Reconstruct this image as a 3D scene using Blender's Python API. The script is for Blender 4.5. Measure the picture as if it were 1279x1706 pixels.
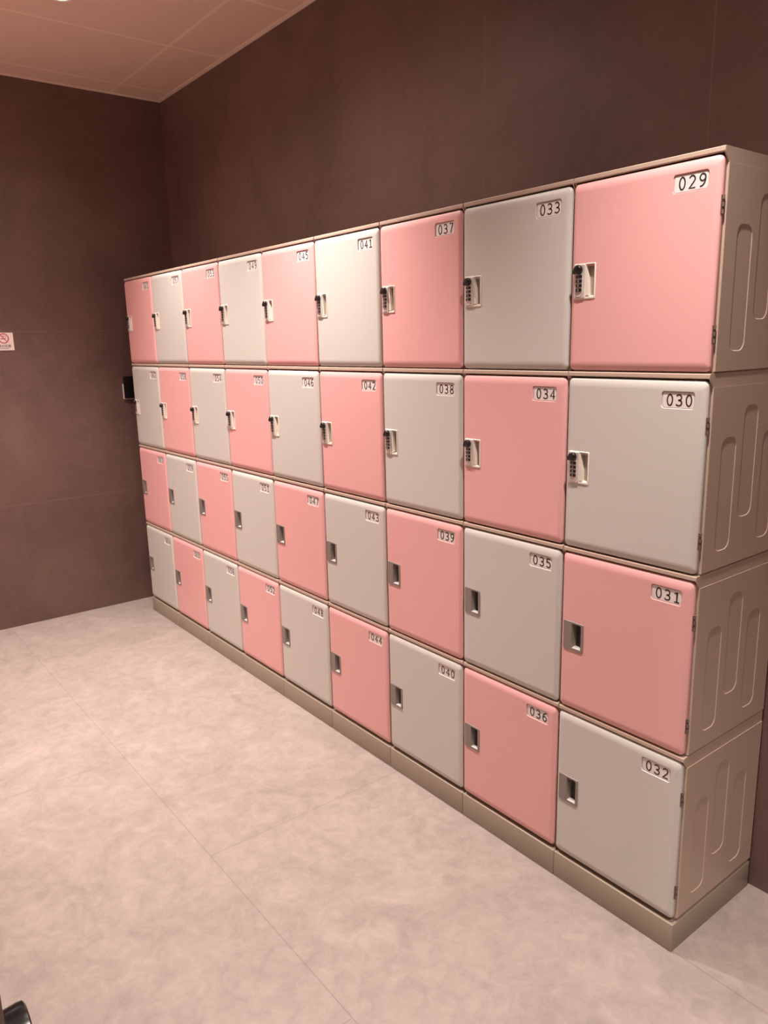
import bpy, bmesh, math, random
from mathutils import Vector, Matrix

random.seed(4)
C = bpy.context.scene
for o in list(bpy.data.objects):
    bpy.data.objects.remove(o)
COL = C.collection

# ------------------------------------------------------------------ camera
CAM = (4.317, -1.5724, 1.5337)
YAW, PITCH, ROLL = 0.9118, -0.2174, -0.0231
FPX = 1274.06
_f = Vector((-math.sin(YAW)*math.cos(PITCH), math.cos(YAW)*math.cos(PITCH), math.sin(PITCH)))
_r = _f.cross(Vector((0, 0, 1))).normalized()
_u = _r.cross(_f)
_r2 = _r*math.cos(ROLL) + _u*math.sin(ROLL)
_u2 = -_r*math.sin(ROLL) + _u*math.cos(ROLL)
cd = bpy.data.cameras.new('camera')
cd.sensor_fit = 'HORIZONTAL'
cd.sensor_width = 36.0
cd.lens = 36.0*FPX/1279.0
cd.clip_start = 0.02
cam = bpy.data.objects.new('camera', cd)
m = Matrix.Identity(4)
for i in range(3):
    m[i][0], m[i][1], m[i][2], m[i][3] = _r2[i], _u2[i], -_f[i], CAM[i]
cam.matrix_world = m
COL.objects.link(cam)
C.camera = cam

# ------------------------------------------------------------------ world, exposure, light settings
wd = bpy.data.worlds.new('world')
wd.use_nodes = True
wd.node_tree.nodes['Background'].inputs[0].default_value = (0.9, 0.72, 0.62, 1)
wd.node_tree.nodes['Background'].inputs[1].default_value = 0.03
C.world = wd
C.view_settings.view_transform = 'Standard'
C.view_settings.look = 'None'
C.view_settings.gamma = 1.0
C.view_settings.exposure = 0.0
C.view_settings.use_curve_mapping = False
LAMP_COLOR = (1.0, 0.872, 0.815)
LAMP_POWER = 325.0      # narrow beam of each downlight
LAMP_ANGLE = 88.0
LAMP_BLEND = 1.0
SPILL_POWER = 40.0      # wide soft spill of each downlight
SPILL_ANGLE = 152.0
# x, y, relative power of each ceiling downlight
LAMPS = [(0.853, -0.46, 0.72, 'nearest the left wall'),
         (1.94, -0.46, 1.0, 'above the middle of the lockers'),
         (0.50, -1.20, 0.85, 'nearest the left wall and the partition'),
         (3.57, -0.46, 0.75, 'above the right end of the lockers'),
         (4.85, -0.80, 1.25, 'beyond the right end of the lockers'),
         (3.90, -2.60, 1.6, 'added out of view for fill, in the bay behind the open door')]  # unseen lamp added for ambient fill

# ------------------------------------------------------------------ dimensions (metres)
W, H, P = 0.382, 0.4557, 0.0862       # locker width, height, plinth height
NX = 9
DEPTH = 0.388
WALL_Y = 0.398
WALL_X = -0.2435
CEIL = 2.916
RIGHT_X = 5.7
FRONT_Y = -3.6

# ------------------------------------------------------------------ materials
def nodes_of(m):
    m.use_nodes = True
    nt = m.node_tree
    return nt, nt.nodes, nt.links

def plain(name, col, rough=0.5, metal=0.0, spec=0.5, grain=0.0, gscale=300.0):
    m = bpy.data.materials.new(name)
    nt, N, L = nodes_of(m)
    b = N['Principled BSDF']
    b.inputs['Base Color'].default_value = (*col, 1)
    b.inputs['Roughness'].default_value = rough
    b.inputs['Metallic'].default_value = metal
    b.inputs['Specular IOR Level'].default_value = spec
    if grain:
        tc = N.new('ShaderNodeTexCoord')
        n = N.new('ShaderNodeTexNoise'); n.inputs['Scale'].default_value = gscale
        n.inputs['Detail'].default_value = 3
        bp = N.new('ShaderNodeBump'); bp.inputs['Strength'].default_value = grain
        bp.inputs['Distance'].default_value = 0.001
        L.new(tc.outputs['Object'], n.inputs['Vector'])
        L.new(n.outputs['Fac'], bp.inputs['Height'])
        L.new(bp.outputs['Normal'], b.inputs['Normal'])
    return m

def math_node(N, L, op, a, b=None):
    n = N.new('ShaderNodeMath'); n.operation = op
    for i, v in enumerate((a, b)):
        if v is None: continue
        if isinstance(v, (int, float)): n.inputs[i].default_value = v
        else: L.new(v, n.inputs[i])
    return n.outputs[0]

def line_mask(N, L, coord, period, offset, width):
    t = math_node(N, L, 'SUBTRACT', coord, offset)
    t = math_node(N, L, 'DIVIDE', t, period)
    t = math_node(N, L, 'ADD', t, 0.5)
    t = math_node(N, L, 'FRACT', t)
    t = math_node(N, L, 'SUBTRACT', t, 0.5)
    t = math_node(N, L, 'ABSOLUTE', t)
    t = math_node(N, L, 'MULTIPLY', t, period)
    return math_node(N, L, 'LESS_THAN', t, width/2)

def mottled(name, c1, c2, scale, rough, lines=(), line_col=None, spec=0.5, bump=0.15, fine=0.25):
    """stone / porcelain / board surface; lines = [(axis, period, offset, width)] for its joints"""
    m = bpy.data.materials.new(name)
    nt, N, L = nodes_of(m)
    b = N['Principled BSDF']
    tc = N.new('ShaderNodeTexCoord')
    n1 = N.new('ShaderNodeTexNoise'); n1.inputs['Scale'].default_value = scale
    n1.inputs['Detail'].default_value = 9; n1.inputs['Roughness'].default_value = 0.62
    n1.inputs['Distortion'].default_value = 0.7
    n2 = N.new('ShaderNodeTexNoise'); n2.inputs['Scale'].default_value = scale*14
    n2.inputs['Detail'].default_value = 5
    L.new(tc.outputs['Object'], n1.inputs['Vector']); L.new(tc.outputs['Object'], n2.inputs['Vector'])
    f = math_node(N, L, 'MULTIPLY', n2.outputs['Fac'], fine)
    f = math_node(N, L, 'ADD', f, n1.outputs['Fac'])
    f = math_node(N, L, 'SUBTRACT', f, fine*0.5)
    cr = N.new('ShaderNodeValToRGB')
    cr.color_ramp.elements[0].position = 0.30; cr.color_ramp.elements[0].color = (*c1, 1)
    cr.color_ramp.elements[1].position = 0.70; cr.color_ramp.elements[1].color = (*c2, 1)
    L.new(f, cr.inputs['Fac'])
    out = cr.outputs['Color']
    if lines:
        sp = N.new('ShaderNodeSeparateXYZ'); L.new(tc.outputs['Object'], sp.inputs[0])
        for ax, per, off, wid in lines:
            k = line_mask(N, L, sp.outputs[ax], per, off, wid)
            mx = N.new('ShaderNodeMix'); mx.data_type = 'RGBA'
            L.new(k, mx.inputs[0]); L.new(out, mx.inputs[6]); mx.inputs[7].default_value = (*line_col, 1)
            out = mx.outputs[2]
    L.new(out, b.inputs['Base Color'])
    b.inputs['Roughness'].default_value = rough
    b.inputs['Specular IOR Level'].default_value = spec
    bp = N.new('ShaderNodeBump'); bp.inputs['Strength'].default_value = bump
    bp.inputs['Distance'].default_value = 0.002
    L.new(n2.outputs['Fac'], bp.inputs['Height']); L.new(bp.outputs['Normal'], b.inputs['Normal'])
    return m

def floor_material():
    m = bpy.data.materials.new('stone_floor_tile')
    nt, N, L = nodes_of(m)
    b = N['Principled BSDF']
    tc = N.new('ShaderNodeTexCoord')
    mp = N.new('ShaderNodeMapping'); mp.inputs['Location'].default_value = (-2.33+0.75, 0.742, 0)
    L.new(tc.outputs['Object'], mp.inputs['Vector'])
    br = N.new('ShaderNodeTexBrick')
    br.offset = 0.5; br.offset_frequency = 2; br.squash = 1.0
    br.inputs['Scale'].default_value = 1.0
    br.inputs['Brick Width'].default_value = 1.5
    br.inputs['Row Height'].default_value = 0.75
    br.inputs['Mortar Size'].default_value = 0.0016
    br.inputs['Mortar Smooth'].default_value = 0.3
    br.inputs['Color1'].default_value = (0, 0, 0, 1); br.inputs['Color2'].default_value = (1, 1, 1, 1)
    L.new(mp.outputs[0], br.inputs['Vector'])
    n1 = N.new('ShaderNodeTexNoise'); n1.inputs['Scale'].default_value = 3.2
    n1.inputs['Detail'].default_value = 10; n1.inputs['Roughness'].default_value = 0.68
    n1.inputs['Distortion'].default_value = 1.4
    n2 = N.new('ShaderNodeTexNoise'); n2.inputs['Scale'].default_value = 20
    n2.inputs['Detail'].default_value = 8; n2.inputs['Roughness'].default_value = 0.7
    n2.inputs['Distortion'].default_value = 0.8
    n3 = N.new('ShaderNodeTexNoise'); n3.inputs['Scale'].default_value = 1.6   # veins
    n3.inputs['Detail'].default_value = 7; n3.inputs['Distortion'].default_value = 2.2
    for n in (n1, n2, n3): L.new(tc.outputs['Object'], n.inputs['Vector'])
    f = math_node(N, L, 'MULTIPLY', n2.outputs['Fac'], 0.62)
    f = math_node(N, L, 'ADD', f, math_node(N, L, 'MULTIPLY', n1.outputs['Fac'], 0.68))
    cr = N.new('ShaderNodeValToRGB')
    cr.color_ramp.elements[0].position = 0.48; cr.color_ramp.elements[0].color = (*FLOOR_DARK, 1)
    cr.color_ramp.elements[1].position = 0.80; cr.color_ramp.elements[1].color = (*FLOOR_LIGHT, 1)
    L.new(f, cr.inputs['Fac'])
    v = math_node(N, L, 'SUBTRACT', n3.outputs['Fac'], 0.5)
    v = math_node(N, L, 'ABSOLUTE', v)
    v = math_node(N, L, 'LESS_THAN', v, 0.006)
    v = math_node(N, L, 'MULTIPLY', v, 0.10)
    mv = N.new('ShaderNodeMix'); mv.data_type = 'RGBA'
    L.new(v, mv.inputs[0]); L.new(cr.outputs['Color'], mv.inputs[6]); mv.inputs[7].default_value = (0.20, 0.165, 0.145, 1)
    mx = N.new('ShaderNodeMix'); mx.data_type = 'RGBA'
    k = math_node(N, L, 'MULTIPLY', br.outputs['Fac'], 0.48)
    L.new(k, mx.inputs[0]); L.new(mv.outputs[2], mx.inputs[6]); mx.inputs[7].default_value = (0.13, 0.105, 0.09, 1)
    L.new(mx.outputs[2], b.inputs['Base Color'])
    b.inputs['Roughness'].default_value = 0.62
    b.inputs['Specular IOR Level'].default_value = 0.35
    bp = N.new('ShaderNodeBump'); bp.inputs['Strength'].default_value = 0.2; bp.inputs['Distance'].default_value = 0.002
    L.new(n2.outputs['Fac'], bp.inputs['Height']); L.new(bp.outputs['Normal'], b.inputs['Normal'])
    return m

FLOOR_DARK = (0.222, 0.182, 0.157)
FLOOR_LIGHT = (0.315, 0.262, 0.229)
PINK = (0.71, 0.375, 0.36)
GREY = (0.53, 0.515, 0.475)
BODY = (0.47, 0.36, 0.285)

M = {}
M['floor'] = floor_material()
WALL_A, WALL_B, SEAM = (0.100, 0.058, 0.048), (0.155, 0.090, 0.075), (0.160, 0.096, 0.080)
M['wall_back'] = mottled('brown_porcelain_panel', WALL_A, WALL_B, 2.0, 0.5, [('X', 0.80, 2.364, 0.004)], SEAM)
M['wall_side'] = mottled('brown_porcelain_panel_side', WALL_A, WALL_B, 2.0, 0.5, [('Z', 0.942, 0.696, 0.004)], SEAM)
M['ceiling'] = mottled('painted_ceiling_board', (0.72, 0.51, 0.415), (0.76, 0.545, 0.445), 1.2, 0.55,
                       [('X', 0.645, -0.06, 0.018), ('Y', 1.29, 0.106, 0.018)], (0.84, 0.64, 0.53), bump=0.03)
M['partition'] = mottled('pale_rose_partition_board', (0.66, 0.46, 0.41), (0.70, 0.50, 0.45), 2.0, 0.5, bump=0.03)
M['trim'] = plain('pale_metal_trim', (0.84, 0.66, 0.56), 0.45, grain=0.02)
M['pink'] = plain('pink_plastic', PINK, 0.40, grain=0.02)
M['grey'] = plain('grey_plastic', GREY, 0.40, grain=0.02)
M['body'] = plain('taupe_plastic', BODY, 0.38, grain=0.03, gscale=120)
M['plinth'] = plain('taupe_plinth_shaded', (0.285, 0.235, 0.178), 0.42, grain=0.03, gscale=120)  # body plastic darkened, shade on the plinth front put into the colour
M['plate'] = plain('number_plate_plastic', (0.70, 0.64, 0.62), 0.45, grain=0.01)
M['ink'] = plain('black_ink', (0.012, 0.010, 0.010), 0.6, grain=0.01)
M['cream'] = plain('cream_lock_plastic', (0.74, 0.68, 0.585), 0.35, grain=0.01)
M['recess_shade'] = plain('cream_recess_shade', (0.34, 0.30, 0.235), 0.5, grain=0.01)  # shadow at the back of the lock recess painted as a darker colour
M['silver'] = plain('brushed_lock_face', (0.60, 0.56, 0.53), 0.38, metal=0.25, grain=0.03, gscale=900)
M['black'] = plain('black_knob_plastic', (0.008, 0.006, 0.006), 0.28, grain=0.01)
M['dial'] = plain('black_dial_plastic', (0.014, 0.012, 0.010), 0.35, grain=0.01)
M['dial_mark'] = plain('dial_numeral_paint', (0.45, 0.42, 0.40), 0.5, grain=0.01)
M['gunmetal'] = plain('grey_handle_plastic', (0.225, 0.195, 0.175), 0.38, metal=0.2, grain=0.02, gscale=700)
M['pale'] = plain('handle_lip_lit', (0.62, 0.59, 0.56), 0.28, metal=0.3, grain=0.01)  # light catching the recess foot is painted into this pale colour
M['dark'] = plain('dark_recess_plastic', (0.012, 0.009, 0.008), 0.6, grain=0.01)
M['hinge'] = plain('brown_hinge_plastic', (0.16, 0.105, 0.085), 0.45, grain=0.02)
M['sign'] = plain('white_sign_board', (0.74, 0.66, 0.62), 0.45, grain=0.01)
M['red'] = plain('sign_red', (0.42, 0.035, 0.055), 0.5, grain=0.01)
M['signink'] = plain('sign_dark_ink', (0.05, 0.028, 0.022), 0.5, grain=0.01)
M['white'] = plain('white_plastic_edge', (0.72, 0.68, 0.66), 0.4, grain=0.01)
M['door'] = mottled('dark_brown_door_laminate', (0.085, 0.050, 0.040), (0.12, 0.072, 0.058), 3.0, 0.5, bump=0.05)
M['lamp_metal'] = plain('white_lamp_ring', (0.75, 0.70, 0.66), 0.4, grain=0.01)

def emit(name, col, s):
    m = bpy.data.materials.new(name)
    nt, N, L = nodes_of(m)
    b = N['Principled BSDF']
    b.inputs['Base Color'].default_value = (0.8, 0.8, 0.8, 1)
    b.inputs['Emission Color'].default_value = (*col, 1)
    b.inputs['Emission Strength'].default_value = s
    return m
M['lens'] = emit('glowing_lamp_lens', LAMP_COLOR, 25.0)

# ------------------------------------------------------------------ mesh helpers
def finish(bm, name, mats, smooth_angle=None, keep_flat=False):
    bmesh.ops.recalc_face_normals(bm, faces=bm.faces[:])
    me = bpy.data.meshes.new(name)
    bm.to_mesh(me); bm.free()
    for mt in (mats if isinstance(mats, (list, tuple)) else [mats]):
        me.materials.append(mt)
    if smooth_angle is not None:
        if not keep_flat:
            for p in me.polygons: p.use_smooth = True
        me.set_sharp_from_angle(angle=math.radians(smooth_angle))
    return me

def link(name, me, parent=None, loc=(0, 0, 0)):
    o = bpy.data.objects.new(name, me)
    COL.objects.link(o)
    o.location = loc
    if parent: o.parent = parent
    return o

def add_box(bm, x0, x1, y0, y1, z0, z1, mat=0, bevel=0.0, seg=2):
    t = bmesh.new()
    r = bmesh.ops.create_cube(t, size=1.0)
    for v in r['verts']:
        v.co = Vector(((x0+x1)/2 + v.co.x*(x1-x0), (y0+y1)/2 + v.co.y*(y1-y0), (z0+z1)/2 + v.co.z*(z1-z0)))
    if bevel:
        bmesh.ops.bevel(t, geom=t.edges[:], offset=bevel, segments=seg, profile=0.5, affect='EDGES')
    merge(bm, t, mat)

def merge(bm, t, mat=0):
    vm = {v: bm.verts.new(v.co) for v in t.verts}
    for f in t.faces:
        try:
            nf = bm.faces.new([vm[v] for v in f.verts])
            nf.material_index = mat; nf.smooth = f.smooth
        except ValueError:
            pass
    t.free()

def rrect(x0, x1, z0, z1, r, n=6):
    """rounded rectangle loop in (x, z), counter-clockwise seen from -y"""
    pts = []
    r = max(r, 1e-5)
    for cx, cz, a0 in ((x1-r, z0+r, -90), (x1-r, z1-r, 0), (x0+r, z1-r, 90), (x0+r, z0+r, 180)):
        for i in range(n+1):
            a = math.radians(a0 + 90*i/n)
            pts.append((cx + r*math.cos(a), cz + r*math.sin(a)))
    return pts

def ring(bm, pts, y, swap=False):
    return [bm.verts.new((p[0], y, p[1])) for p in pts]

def bridge(bm, a, b, mat=0, smooth=True):
    n = len(a)
    for i in range(n):
        f = bm.faces.new((a[i], a[(i+1) % n], b[(i+1) % n], b[i]))
        f.material_index = mat; f.smooth = smooth

def fill_holes(bm, loops, mat=0):
    """flat face bounded by loops[0] with the other loops cut out (all loops are vertex rings in one plane)"""
    edges = []
    for lp in loops:
        for i in range(len(lp)):
            e = bm.edges.get((lp[i], lp[(i+1) % len(lp)])) or bm.edges.new((lp[i], lp[(i+1) % len(lp)]))
            edges.append(e)
    for f in bmesh.ops.triangle_fill(bm, use_beauty=True, use_dissolve=False, edges=edges)['geom']:
        if isinstance(f, bmesh.types.BMFace):
            f.material_index = mat; f.smooth = False

def cap(bm, loop, mat=0):
    f = bm.faces.new(loop); f.material_index = mat; f.smooth = False

def add_cyl(bm, p0, p1, r0, r1=None, n=24, mat=0, smooth=True):
    r1 = r0 if r1 is None else r1
    p0, p1 = Vector(p0), Vector(p1)
    ax = (p1-p0).normalized()
    s = ax.orthogonal().normalized(); t = ax.cross(s)
    a = [bm.verts.new(p0 + (s*math.cos(2*math.pi*i/n) + t*math.sin(2*math.pi*i/n))*r0) for i in range(n)]
    b = [bm.verts.new(p1 + (s*math.cos(2*math.pi*i/n) + t*math.sin(2*math.pi*i/n))*r1) for i in range(n)]
    bridge(bm, a, b, mat, smooth)
    cap(bm, a, mat); cap(bm, b, mat)

def add_prism_x(bm, prof, x0, x1, mat=0):
    """profile in (y, z) extruded along x"""
    a = [bm.verts.new((x0, y, z)) for y, z in prof]
    b = [bm.verts.new((x1, y, z)) for y, z in prof]
    bridge(bm, a, b, mat, False)
    cap(bm, a, mat); cap(bm, b, mat)

def add_prism_y(bm, prof, y0, y1, mat=0):
    a = [bm.verts.new((x, y0, z)) for x, z in prof]
    b = [bm.verts.new((x, y1, z)) for x, z in prof]
    bridge(bm, a, b, mat, False)
    cap(bm, a, mat); cap(bm, b, mat)

def ribbon(bm, pts, hw, closed, y0, th, mat=0, to3=None):
    """flat stroke of half width hw along 2-D points"""
    n = len(pts); L_, R_ = [], []
    for i in range(n):
        if closed:
            a, b = pts[(i-1) % n], pts[(i+1) % n]
        else:
            a, b = pts[max(i-1, 0)], pts[min(i+1, n-1)]
        dx, dz = b[0]-a[0], b[1]-a[1]
        l = math.hypot(dx, dz) or 1e-9
        k = 1.0
        if 0 < i < n-1 or closed:
            p, q = pts[(i-1) % n], pts[(i+1) % n]
            d1 = Vector((pts[i][0]-p[0], pts[i][1]-p[1])); d2 = Vector((q[0]-pts[i][0], q[1]-pts[i][1]))
            if d1.length > 1e-9 and d2.length > 1e-9:
                c = max(-0.9, min(1, d1.normalized().dot(d2.normalized())))
                k = min(1.6, 1/math.sqrt(max(0.05, (1+c)/2)))
        nx, nz = -dz/l*hw*k, dx/l*hw*k
        L_.append((pts[i][0]+nx, pts[i][1]+nz)); R_.append((pts[i][0]-nx, pts[i][1]-nz))
    f3 = to3 or (lambda x, z, y: (x, y, z))
    lf = [bm.verts.new(f3(x, z, y0)) for x, z in L_]; rf = [bm.verts.new(f3(x, z, y0)) for x, z in R_]
    lb = [bm.verts.new(f3(x, z, y0+th)) for x, z in L_]; rb = [bm.verts.new(f3(x, z, y0+th)) for x, z in R_]
    m_ = n if closed else n-1
    for i in range(m_):
        j = (i+1) % n
        for q in ((lf[i], lf[j], rf[j], rf[i]), (lb[i], rb[i], rb[j], lb[j]), (lf[i], lb[i], lb[j], lf[j]), (rf[i], rf[j], rb[j], rb[i])):
            f = bm.faces.new(q); f.material_index = mat
    if not closed:
        for i in (0, n-1):
            bm.faces.new((lf[i], rf[i], rb[i], lb[i])).material_index = mat

def arc(cx, cz, rx, rz, a0, a1, n=14):
    return [(cx + rx*math.cos(math.radians(a0+(a1-a0)*i/n)), cz + rz*math.sin(math.radians(a0+(a1-a0)*i/n))) for i in range(n+1)]

# numerals as strokes in a 0.62 x 1 box
DIG = {
 '0': [(arc(.31, .5, .235, .455, 90, 450, 32)[:-1], True)],
 '1': [([(.10, .80), (.18, .83), (.35, .95), (.35, .045)], False), ([(.10, .045), (.60, .045)], False)],
 '2': [(arc(.29, .70, .235, .255, 160, -20, 14) + [(.44, .50), (.07, .045), (.57, .045)], False)],
 '3': [(arc(.27, .725, .235, .225, 150, -85, 14) + [(.20, .50)], False), ([(.20, .50)] + arc(.27, .275, .27, .23, 80, -150, 16), False)],
 '4': [([(.43, .045-.045), (.43, .95), (.05, .30), (.60, .30)], False)],
 '5': [([(.53, .945), (.13, .945), (.12, .55)] + arc(.27, .325, .275, .275, 110, -145, 18), False)],
 '6': [(arc(.31, .305, .235, .255, 90, 450, 26)[:-1], True), (arc(.46, .40, .385, .55, 80, 195, 14), False)],
 '7': [([(.06, .945), (.56, .945), (.24, 0.0)], False)],
 '8': [(arc(.31, .725, .20, .22, 90, 450, 22)[:-1], True), (arc(.31, .275, .24, .23, 90, 450, 24)[:-1], True)],
 '9': [(arc(.31, .695, .235, .255, 90, 450, 26)[:-1], True), (arc(.16, .60, .385, .55, -100, 15, 14), False)],
}

# ------------------------------------------------------------------ tagging
def thing(name, label, cat, loc, group=None):
    o = bpy.data.objects.new(name, None)
    o.empty_display_size = 0.05
    COL.objects.link(o)
    o.location = loc
    tag(o, label, cat, group)
    return o

def tag(o, label, cat, group=None):
    o['label'] = label; o['category'] = cat
    if group: o['group'] = group
    return o

def struct(name, bm, mat, parent=None):
    o = link(name, finish(bm, name, mat), parent)
    if parent is None: o['kind'] = 'structure'
    return o

# ------------------------------------------------------------------ the room
bm = bmesh.new(); add_box(bm, WALL_X-0.15, RIGHT_X+0.15, FRONT_Y-0.15, WALL_Y+0.15, -0.12, 0.0)
struct('floor', bm, M['floor'])
bm = bmesh.new(); add_box(bm, WALL_X-0.15, RIGHT_X+0.15, FRONT_Y-0.15, WALL_Y+0.15, CEIL, CEIL+0.12)
struct('ceiling', bm, M['ceiling'])
bm = bmesh.new(); add_box(bm, WALL_X, RIGHT_X, WALL_Y, WALL_Y+0.15, 0, CEIL)
struct('wall_back', bm, M['wall_back'])
bm = bmesh.new(); add_box(bm, WALL_X-0.15, WALL_X, FRONT_Y, WALL_Y+0.15, 0, CEIL)
struct('wall_left', bm, M['wall_side'])
bm = bmesh.new(); add_box(bm, RIGHT_X, RIGHT_X+0.15, FRONT_Y, WALL_Y+0.15, 0, CEIL)
struct('wall_right', bm, M['wall_side'])
bm = bmesh.new(); add_box(bm, WALL_X, RIGHT_X, FRONT_Y-0.15, FRONT_Y, 0, CEIL)
struct('wall_rear', bm, M['partition'])
# partition opposite the lockers, ending beside the camera with an open door leaf in line with it
bm = bmesh.new(); add_box(bm, WALL_X, 2.80, -1.62, -1.50, 0, CEIL)
struct('wall_front', bm, M['partition'])
bm = bmesh.new(); add_box(bm, 2.806, 3.678, -1.547, -1.502, 0.008, 2.10, bevel=0.0012)
door = struct('door_1', bm, M['door'])
bm = bmesh.new()
n = 36
prof = [(-1.5025, 0.0275), (-1.499, 0.0275), (-1.499, 0.024), (-1.4865, 0.025), (-1.482, 0.0245), (-1.4805, 0.0225)]
rings = []
for y, r in prof:
    rings.append([bm.verts.new((3.655 + r*math.cos(2*math.pi*i/n), y, 0.933 + r*math.sin(2*math.pi*i/n))) for i in range(n)])
for a, b in zip(rings, rings[1:]): bridge(bm, a, b)
cap(bm, rings[0]); cap(bm, rings[-1])
link('door_knob', finish(bm, 'door_knob', M['black'], 35), door)['label'] = 'black round door knob'
# narrow pale edge trim where the ceiling meets the walls
bm = bmesh.new(); add_box(bm, WALL_X, RIGHT_X, WALL_Y-0.022, WALL_Y, CEIL-0.004, CEIL)
struct('trim_1', bm, M['trim'])
bm = bmesh.new(); add_box(bm, WALL_X, WALL_X+0.022, -1.50, WALL_Y-0.022, CEIL-0.004, CEIL)
struct('trim_2', bm, M['trim'])

# ------------------------------------------------------------------ ceiling downlights
def downlight(x, y, power, where):
    t = thing('downlight', 'round recessed ceiling downlight ' + where, 'ceiling light', (x, y, CEIL), 'recessed ceiling downlights')
    bm = bmesh.new()
    n = 32
    pr = [(0.050, -0.0005), (0.050, -0.006), (0.047, -0.008), (0.038, -0.006), (0.036, -0.0005)]
    rs = [[bm.verts.new((r*math.cos(2*math.pi*i/n), r*math.sin(2*math.pi*i/n), z)) for i in range(n)] for r, z in pr]
    for a, b in zip(rs, rs[1:]): bridge(bm, a, b)
    bridge(bm, rs[-1], rs[0])
    link('trim_ring', finish(bm, 'trim_ring', M['lamp_metal'], 40), t)
    bm = bmesh.new(); add_cyl(bm, (0, 0, -0.0006), (0, 0, -0.0030), 0.0355)
    link('lens', finish(bm, 'lens', M['lens'], 40), t)
    ld = bpy.data.lights.new('downlight_beam', 'SPOT')
    ld.energy = LAMP_POWER*power; ld.color = LAMP_COLOR
    ld.spot_size = math.radians(LAMP_ANGLE); ld.spot_blend = LAMP_BLEND
    ld.shadow_soft_size = 0.03
    lo = bpy.data.objects.new('downlight_beam', ld); COL.objects.link(lo)
    lo.location = (0, 0, -0.012); lo.parent = t
    sd = bpy.data.lights.new('downlight_spill', 'SPOT')
    sd.energy = SPILL_POWER*power; sd.color = LAMP_COLOR
    sd.spot_size = math.radians(SPILL_ANGLE); sd.spot_blend = 1.0
    sd.shadow_soft_size = 0.035
    so = bpy.data.objects.new('downlight_spill', sd); COL.objects.link(so)
    so.location = (0, 0, -0.012); so.parent = t
for a in LAMPS: downlight(*a)

# ------------------------------------------------------------------ locker meshes
def slot_loop(cy, z0, z1, hw=0.0325, y_max=None):
    r = 0.022
    return rrect(cy-hw, cy+hw, z0, z1, r, 5)

def make_body():
    """carcass: closed box with embossed side panels, a thin front frame and a protruding top lip with side gussets"""
    bm = bmesh.new()
    fy, by = 0.0185, DEPTH
    zt = H - 0.0305
    SL = [(0.102, 0.046, 0.311), (0.194, 0.114, 0.379), (0.290, 0.046, 0.311)]
    def side(x, inner):
        def to(p): return (x, p[0], p[1])
        outer = [bm.verts.new((x, y, z)) for y, z in ((fy+0.0015, 0.004), (by, 0.004), (by, zt), (fy+0.0015, zt))]
        loops = [outer]
        for cy, a, b in SL:
            pts = slot_loop(cy, a, b)
            l0 = [bm.verts.new((x, p[0], p[1])) for p in pts]
            c = Vector((cy, (a+b)/2))
            q = rrect(cy-0.0325+0.0016, cy+0.0325-0.0016, a+0.0016, b-0.0016, 0.021, 5)
            l1 = [bm.verts.new((inner, p[0], p[1])) for p in q]
            bridge(bm, l0, l1, 0, False); cap(bm, l1)
            loops.append(l0)
        fill_holes(bm, loops)
        return outer
    xr, xl = W-0.0008, 0.0008
    r = side(xr, xr-0.0014)
    l = side(xl, xl+0.0014)
    # front, back, underside joining the two panels (front edges slightly rounded)
    fr = [bm.verts.new((xr-0.0015, fy, 0.004)), bm.verts.new((xr-0.0015, fy, zt))]
    fl = [bm.verts.new((xl+0.0015, fy, 0.004)), bm.verts.new((xl+0.0015, fy, zt))]
    bm.faces.new((fr[0], r[0], r[3], fr[1])); bm.faces.new((fl[0], fl[1], l[3], l[0]))
    bm.faces.new((fl[0], fr[0], fr[1], fl[1]))
    bm.faces.new((r[1], l[1], l[2], r[2]))
    bm.faces.new((fl[0], l[0], l[1], r[1], r[0], fr[0]))
    bm.faces.new((fl[1], fr[1], r[3], r[2], l[2], l[3]))
    # inset foot under the carcass
    add_box(bm, 0.004, W-0.004, fy+0.002, by-0.001, 0.0, 0.0045)
    # top slab with rounded front lip
    lip = [(by, H), (0.0065, H), (0.0045, H-0.0006), (0.0034, H-0.0022), (0.0034, H-0.0098), (0.0042, H-0.0112), (0.0060, H-0.0118), (0.05, H-0.0118), (0.05, zt), (by, zt)]
    add_prism_x(bm, lip, 0.0026, W-0.0026)
    # side gussets carrying the lip
    band = [(by-0.001, H-0.0004), (0.0075, H-0.0004), (0.0055, H-0.0014), (0.0048, H-0.0030), (0.0060, H-0.0118), (0.0185, zt+0.0005), (by-0.001, zt+0.0005)]
    for x0, x1 in ((0.0021, 0.0056), (W-0.0056, W-0.0021)):
        add_prism_x(bm, band, x0, x1)
    return finish(bm, 'locker_body', M['body'])

DX0, DX1, DZ0, DZ1 = 0.0022, 0.3765, 0.0035, 0.4405
PLX0, PLX1, PLZ0, PLZ1 = 0.2672, 0.3500, 0.3770, 0.4165
HX0, HX1, HZ0, HZ1 = 0.0185, 0.0730, 0.1790, 0.2500

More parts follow.
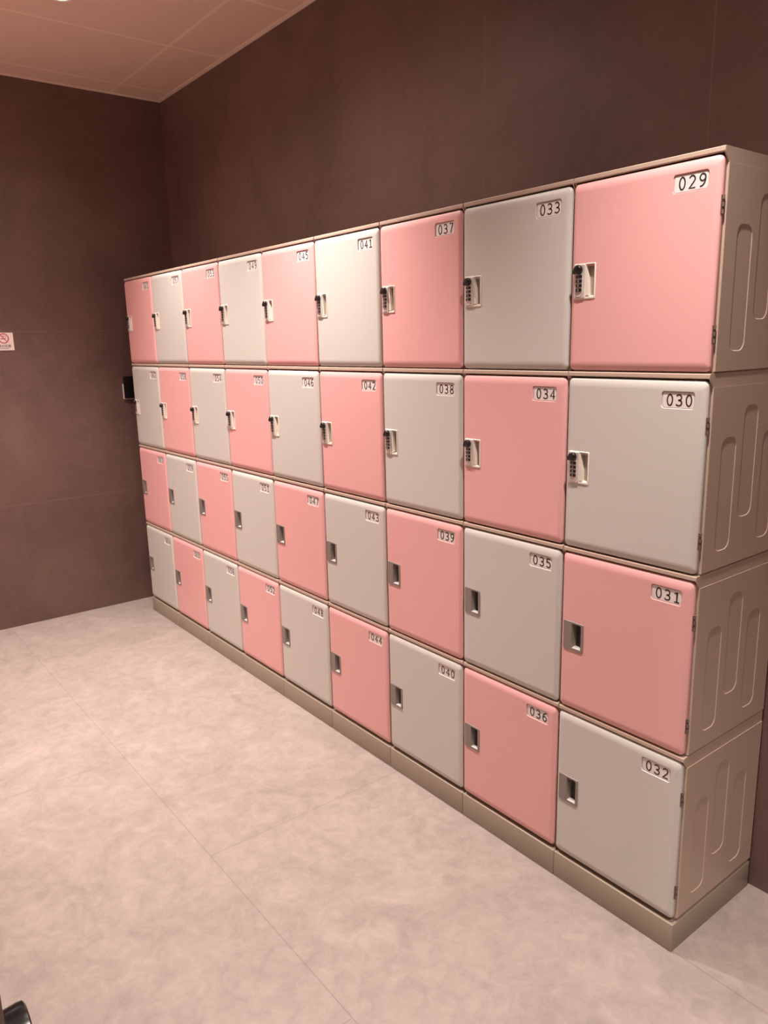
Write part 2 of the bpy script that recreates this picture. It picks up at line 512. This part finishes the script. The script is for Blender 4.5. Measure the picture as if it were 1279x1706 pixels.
def make_door(mat):
    """pillow-edged moulded door with a number tray and a lock opening cut in its face"""
    bm = bmesh.new()
    prof = [(0.0, 0.0178), (0.0, 0.0090), (0.0006, 0.0072), (0.0024, 0.0052), (0.0058, 0.0034), (0.0100, 0.0018), (0.0140, 0.0008), (0.0180, 0.0002), (0.0215, 0.0)]
    rings = []
    for ins, y in prof:
        rings.append(ring(bm, rrect(DX0+ins*0.65, DX1-ins*0.65, DZ0+ins, DZ1-ins, max(0.0125-ins*0.35, 0.006), 8), y))
    for a, b in zip(rings, rings[1:]): bridge(bm, a, b)
    cap(bm, list(reversed(rings[0])))
    # number tray: rounded hole with sloping walls
    def hole(x0, x1, z0, z1, r, depth, taper, lip):
        h0 = ring(bm, rrect(x0, x1, z0, z1, r, 6), 0.0)
        h1 = ring(bm, rrect(x0+lip, x1-lip, z0+lip, z1-lip, r-lip*0.5, 6), lip*0.6)
        h2 = ring(bm, rrect(x0+taper, x1-taper, z0+taper, z1-taper, r-taper*0.5, 6), depth)
        bridge(bm, h0, h1, 0, False); bridge(bm, h1, h2, 0, False)
        return h0, h2
    a0, a2 = hole(PLX0, PLX1, PLZ0, PLZ1, 0.0075, 0.0040, 0.0018, 0.0007)
    cap(bm, a2)
    b0, b2 = hole(HX0, HX1, HZ0, HZ1, 0.003, 0.0172, 0.0004, 0.0003)
    cap(bm, b2)
    fill_holes(bm, [rings[-1], a0, b0])
    me = finish(bm, 'locker_door', mat)
    return me

def make_plate():
    bm = bmesh.new()
    t = 0.0026
    a = ring(bm, rrect(PLX0+t, PLX1-t, PLZ0+t, PLZ1-t, 0.0055, 6), 0.0044)
    b = ring(bm, rrect(PLX0+t, PLX1-t, PLZ0+t, PLZ1-t, 0.0055, 6), 0.0030)
    c = ring(bm, rrect(PLX0+t+.0004, PLX1-t-.0004, PLZ0+t+.0004, PLZ1-t-.0004, 0.0052, 6), 0.0026)
    bridge(bm, a, b, 0, False); bridge(bm, b, c, 0, False); cap(bm, a); cap(bm, c)
    return finish(bm, 'number_plate', M['plate'])

def make_numerals(txt):
    bm = bmesh.new()
    h = 0.0268; pitch = 0.0232
    x = 0.2800; z = PLZ0 + (PLZ1-PLZ0-h)/2
    for ch in txt:
        for pts, closed in DIG[ch]:
            ribbon(bm, [(x+px*h, z+pz*h) for px, pz in pts], 0.00150, closed, 0.0021, 0.0006)
        x += pitch
    return finish(bm, 'numerals_'+txt, M['ink'])

# ---- combination lock (upper two rows)
LX0, LX1, LZ0, LZ1 = 0.0130, 0.0765, 0.1735, 0.2570
def make_lock_frame():
    bm = bmesh.new()
    o1 = ring(bm, rrect(LX0, LX1, LZ0, LZ1, 0.0030, 5), 0.0004)
    o2 = ring(bm, rrect(LX0+.0004, LX1-.0004, LZ0+.0004, LZ1-.0004, 0.0028, 5), -0.0012)
    o3 = ring(bm, rrect(LX0+.0014, LX1-.0014, LZ0+.0014, LZ1-.0014, 0.0022, 5), -0.0020)
    hx0, hx1, hz0, hz1 = 0.0475, 0.0732, 0.1790, 0.2545
    h0 = ring(bm, rrect(hx0, hx1, hz0, hz1, 0.0015, 4), -0.0020)
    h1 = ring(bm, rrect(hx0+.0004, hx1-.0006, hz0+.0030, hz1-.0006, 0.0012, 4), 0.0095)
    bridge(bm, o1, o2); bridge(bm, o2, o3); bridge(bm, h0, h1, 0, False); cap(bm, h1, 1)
    fill_holes(bm, [o3, h0])
    # curved lever wall narrowing the finger recess
    prof = [(0.0478, 0.1815), (0.0560, 0.1815), (0.0558, 0.1950), (0.0545, 0.2100), (0.0528, 0.2250), (0.0508, 0.2400), (0.0492, 0.2535), (0.0478, 0.2535)]
    add_prism_y(bm, prof, -0.0016, 0.0094)
    return finish(bm, 'combination_lock', [M['cream'], M['recess_shade']])

def make_lock_face():
    bm = bmesh.new()
    a = ring(bm, rrect(0.0158, 0.0464, 0.1765, 0.2545, 0.0025, 4), -0.0018)
    b = ring(bm, rrect(0.0158, 0.0464, 0.1765, 0.2545, 0.0025, 4), -0.0036)
    c = ring(bm, rrect(0.0164, 0.0458, 0.1771, 0.2539, 0.0022, 4), -0.0042)
    bridge(bm, a, b, 0, False); bridge(bm, b, c, 0, False); cap(bm, a); cap(bm, c)
    # raised housing round the dials with its rounded lower tongue
    pts = [(0.0200, 0.1915), (0.0225, 0.1830), (0.0265, 0.1795), (0.0350, 0.1795), (0.0392, 0.1830), (0.0418, 0.1915), (0.0418, 0.2330), (0.0200, 0.2330)]
    add_prism_y(bm, pts, -0.0040, -0.0056)
    return finish(bm, 'lock_face', M['silver'])

def make_knob():
    """round turn knob with a pointed thumb grip towards lower left"""
    bm = bmesh.new()
    cx, cz = 0.0305, 0.2430
    def outline(s):
        pts = []
        for i in range(40):
            a = 2*math.pi*i/40
            r = 0.0108
            d = math.atan2(math.sin(a-math.radians(208)), math.cos(a-math.radians(208)))
            r += 0.0060*math.exp(-(d/0.42)**2)
            pts.append((cx + r*s*math.cos(a), cz + r*s*math.sin(a)))
        return pts
    rings = [ring(bm, outline(s), y) for s, y in ((0.92, -0.0040), (1.0, -0.0060), (1.0, -0.0115), (0.95, -0.0136), (0.82, -0.0150), (0.55, -0.0157))]
    for a, b in zip(rings, rings[1:]): bridge(bm, a, b)
    cap(bm, rings[0]); cap(bm, rings[-1])
    return finish(bm, 'knob', M['black'], 50)

def make_dial(z):
    """thumb wheel showing through its slot, with a pale numeral stripe"""
    bm = bmesh.new()
    h = 0.0034
    n = 22
    cx = 0.0309
    a0, b0 = [], []
    for i in range(n+1):
        a = math.pi + math.pi*i/n
        x, y = cx + 0.0094*math.cos(a), -0.0052 + 0.0036*math.sin(a)
        a0.append(bm.verts.new((x, y, z-h))); b0.append(bm.verts.new((x, y, z+h)))
    for i in range(n):
        f = bm.faces.new((a0[i], a0[i+1], b0[i+1], b0[i])); f.material_index = 1 if i == 11 else 0
    bm.faces.new(a0); bm.faces.new(b0); bm.faces.new((a0[0], b0[0], b0[-1], a0[-1]))
    return finish(bm, 'dial', [M['dial'], M['dial_mark']])

# ---- recessed pull (lower two rows)
GX0, GX1, GZ0, GZ1 = 0.0125, 0.0775, 0.1735, 0.2545
def make_pull_frame():
    bm = bmesh.new()
    o1 = ring(bm, rrect(GX0, GX1, GZ0, GZ1, 0.0045, 6), 0.0004)
    o2 = ring(bm, rrect(GX0+.0003, GX1-.0003, GZ0+.0003, GZ1-.0003, 0.0042, 6), -0.0012)
    o3 = ring(bm, rrect(GX0+.0012, GX1-.0012, GZ0+.0012, GZ1-.0012, 0.0036, 6), -0.0020)
    bridge(bm, o1, o2); bridge(bm, o2, o3)
    hx0, hx1, hz0, hz1 = 0.0400, 0.0705, 0.1795, 0.2495
    h0 = ring(bm, rrect(hx0, hx1, hz0, hz1, 0.0040, 4), -0.0020)
    # sloping left wall, steep elsewhere
    q = rrect(hx0+0.0062, hx1-0.0004, hz0+0.0040, hz1-0.0004, 0.0020, 4)
    h1 = ring(bm, q, 0.0125)
    bridge(bm, h0, h1, 0, False)
    f = bm.faces.new(h1); f.material_index = 1
    fill_holes(bm, [o3, h0])
    return finish(bm, 'recessed_handle', [M['gunmetal'], M['dark']])

def make_pull_lip():
    """scooped lip, coloured pale as if lit from above, along the foot of the finger recess"""
    bm = bmesh.new()
    prof = [(-0.0022, 0.1806), (-0.0016, 0.1822), (0.0020, 0.1832), (0.0070, 0.1842), (0.0110, 0.1846), (0.0110, 0.1830), (0.0, 0.1800)]
    add_prism_x(bm, prof, 0.0432, 0.0690)
    return finish(bm, 'pull_lip', M['pale'])

def make_hinge(z):
    bm = bmesh.new()
    add_box(bm, 0.3755, 0.3772, 0.0060, 0.0172, z-0.0185, z+0.0185)
    for dz in (-0.0140, 0.0005, 0.0145):
        add_cyl(bm, (0.3776, 0.0120, z+dz-0.0042), (0.3776, 0.0120, z+dz+0.0042), 0.0030, n=12)
    return finish(bm, 'hinge', M['hinge'], 40)

ME = {
 'body': make_body(), 'pink': make_door(M['pink']), 'grey': make_door(M['grey']), 'plate': make_plate(),
 'lock': make_lock_frame(), 'face': make_lock_face(), 'knob': make_knob(),
 'dials': [make_dial(z) for z in (0.2265, 0.2160, 0.2055, 0.1950)],
 'pull': make_pull_frame(), 'lip': make_pull_lip(),
 'hinges': [make_hinge(0.083), make_hinge(0.343)],
}

ROWS = ['top row', 'second row', 'third row', 'bottom row']
PLACES = ['at the far left end', 'second from the left end', 'third from the left end', 'fourth from the left end', 'in the middle column',
          'fourth from the right end', 'third from the right end', 'second from the right end', 'at the right end']

def build_locker(c, r):
    number = '%03d' % (29 + (NX-1-c)*4 + r)
    pink = (c + r) % 2 == 0
    lock = r < 2
    label = '%s plastic locker numbered %s with %s, %s %s' % ('pink' if pink else 'grey', number,
             'combination lock' if lock else 'recessed pull', ROWS[r], PLACES[c])
    t = thing('locker', label, 'locker', (c*W, 0, P + (3-r)*H), 'stacked pink and grey plastic lockers')
    b = link('body', ME['body'], t)
    d = link('door', ME['pink' if pink else 'grey'], t)
    if c == NX-1:                       # the hinge side shows only at the open end of the run
        for h in ME['hinges']: link('hinge', h, d)
    p = link('number_plate', ME['plate'], t)
    link('numerals', make_numerals(number), p)
    if lock:
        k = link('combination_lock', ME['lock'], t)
        link('lock_face', ME['face'], k)
        link('knob', ME['knob'], k)
        for dm in ME['dials']: link('dial', dm, k)
    else:
        k = link('recessed_handle', ME['pull'], t)
        link('pull_lip', ME['lip'], k)
    return t

for r in range(4):
    for c in range(NX):
        build_locker(c, r)

# plinths, one under each column
bm = bmesh.new()
add_box(bm, 0.0006, W-0.0006, 0.0, DEPTH, 0.0, P-0.0070, bevel=0.0022, seg=3)
add_box(bm, 0.006, W-0.006, 0.020, DEPTH-0.004, P-0.0075, P)
PLM = finish(bm, 'locker_plinth', M['plinth'], 40)
for c in range(NX):
    o = link('locker_plinth', PLM, None, (c*W, 0, 0))
    tag(o, 'taupe plastic base plinth under the locker column numbered %03d to %03d' % (29+(NX-1-c)*4, 32+(NX-1-c)*4), 'plinth', 'base plinths under the lockers')

# ------------------------------------------------------------------ no smoking sign on the left wall
sg = thing('no_smoking_sign', 'small white no smoking sign with red circle on the left brown wall', 'sign', (WALL_X, -0.5885, 1.587))
bm = bmesh.new(); add_box(bm, 0.0, 0.003, -0.0485, 0.0485, -0.0465, 0.0465, bevel=0.0006)
link('sign_board', finish(bm, 'sign_board', M['sign']), sg)
def wallpt(a, z, d): return (0.0032 - d, a, z)
bm = bmesh.new()
ribbon(bm, arc(0, 0.0165, 0.0235, 0.0245, 0, 360, 40)[:-1], 0.0023, True, -0.0004, 0.0006, to3=wallpt)
ribbon(bm, [(-0.016, 0.034), (0.016, -0.001)], 0.0016, False, -0.0006, 0.0006, to3=wallpt)
link('prohibition_ring', finish(bm, 'prohibition_ring', M['red']), sg)
bm = bmesh.new()
ribbon(bm, [(-0.016, 0.0145), (0.010, 0.0145)], 0.0022, False, -0.0002, 0.0004, to3=wallpt)
ribbon(bm, arc(0.006, 0.024, 0.007, 0.006, -60, 200, 12), 0.0010, False, -0.0002, 0.0004, to3=wallpt)
ribbon(bm, arc(-0.004, 0.0265, 0.006, 0.005, -40, 220, 12), 0.0010, False, -0.0002, 0.0004, to3=wallpt)
link('cigarette_symbol', finish(bm, 'cigarette_symbol', M['red']), sg)

def text_mesh(body, size, name, mat):
    cu = bpy.data.curves.new(name, 'FONT')
    cu.body = body; cu.size = size; cu.align_x = 'CENTER'; cu.align_y = 'CENTER'; cu.extrude = 0.0003
    to = bpy.data.objects.new(name, cu)
    COL.objects.link(to)
    bpy.context.view_layer.update()
    me = bpy.data.meshes.new_from_object(to.evaluated_get(bpy.context.evaluated_depsgraph_get()))
    bpy.data.objects.remove(to)
    me.transform(Matrix(((0, 0, 1, 0), (1, 0, 0, 0), (0, 1, 0, 0), (0, 0, 0, 1))))
    me.materials.clear(); me.materials.append(mat)
    return me
link('sign_characters', text_mesh('\u8bf7\u52ff\u5438\u70df', 0.0165, 'sign_characters', M['signink']), sg, (0.0033, 0, -0.0245))
link('sign_small_print', text_mesh('NO SMOKING', 0.0072, 'sign_small_print', M['signink']), sg, (0.0033, 0, -0.0365))

# ------------------------------------------------------------------ dark control box on the left wall
cb = thing('wall_control_box', 'small black wall control box with pale edge beside locker 062', 'control box', (WALL_X, 0.085, 1.300))
bm = bmesh.new(); add_box(bm, 0.0, 0.010, -0.060, 0.060, -0.057, 0.033, bevel=0.0015)
link('mounting_plate', finish(bm, 'mounting_plate', M['white'], 40), cb)
bm = bmesh.new(); add_box(bm, 0.009, 0.022, -0.0572, 0.0565, -0.0540, 0.0760, bevel=0.0030)
link('cover', finish(bm, 'cover', M['black'], 40), cb)
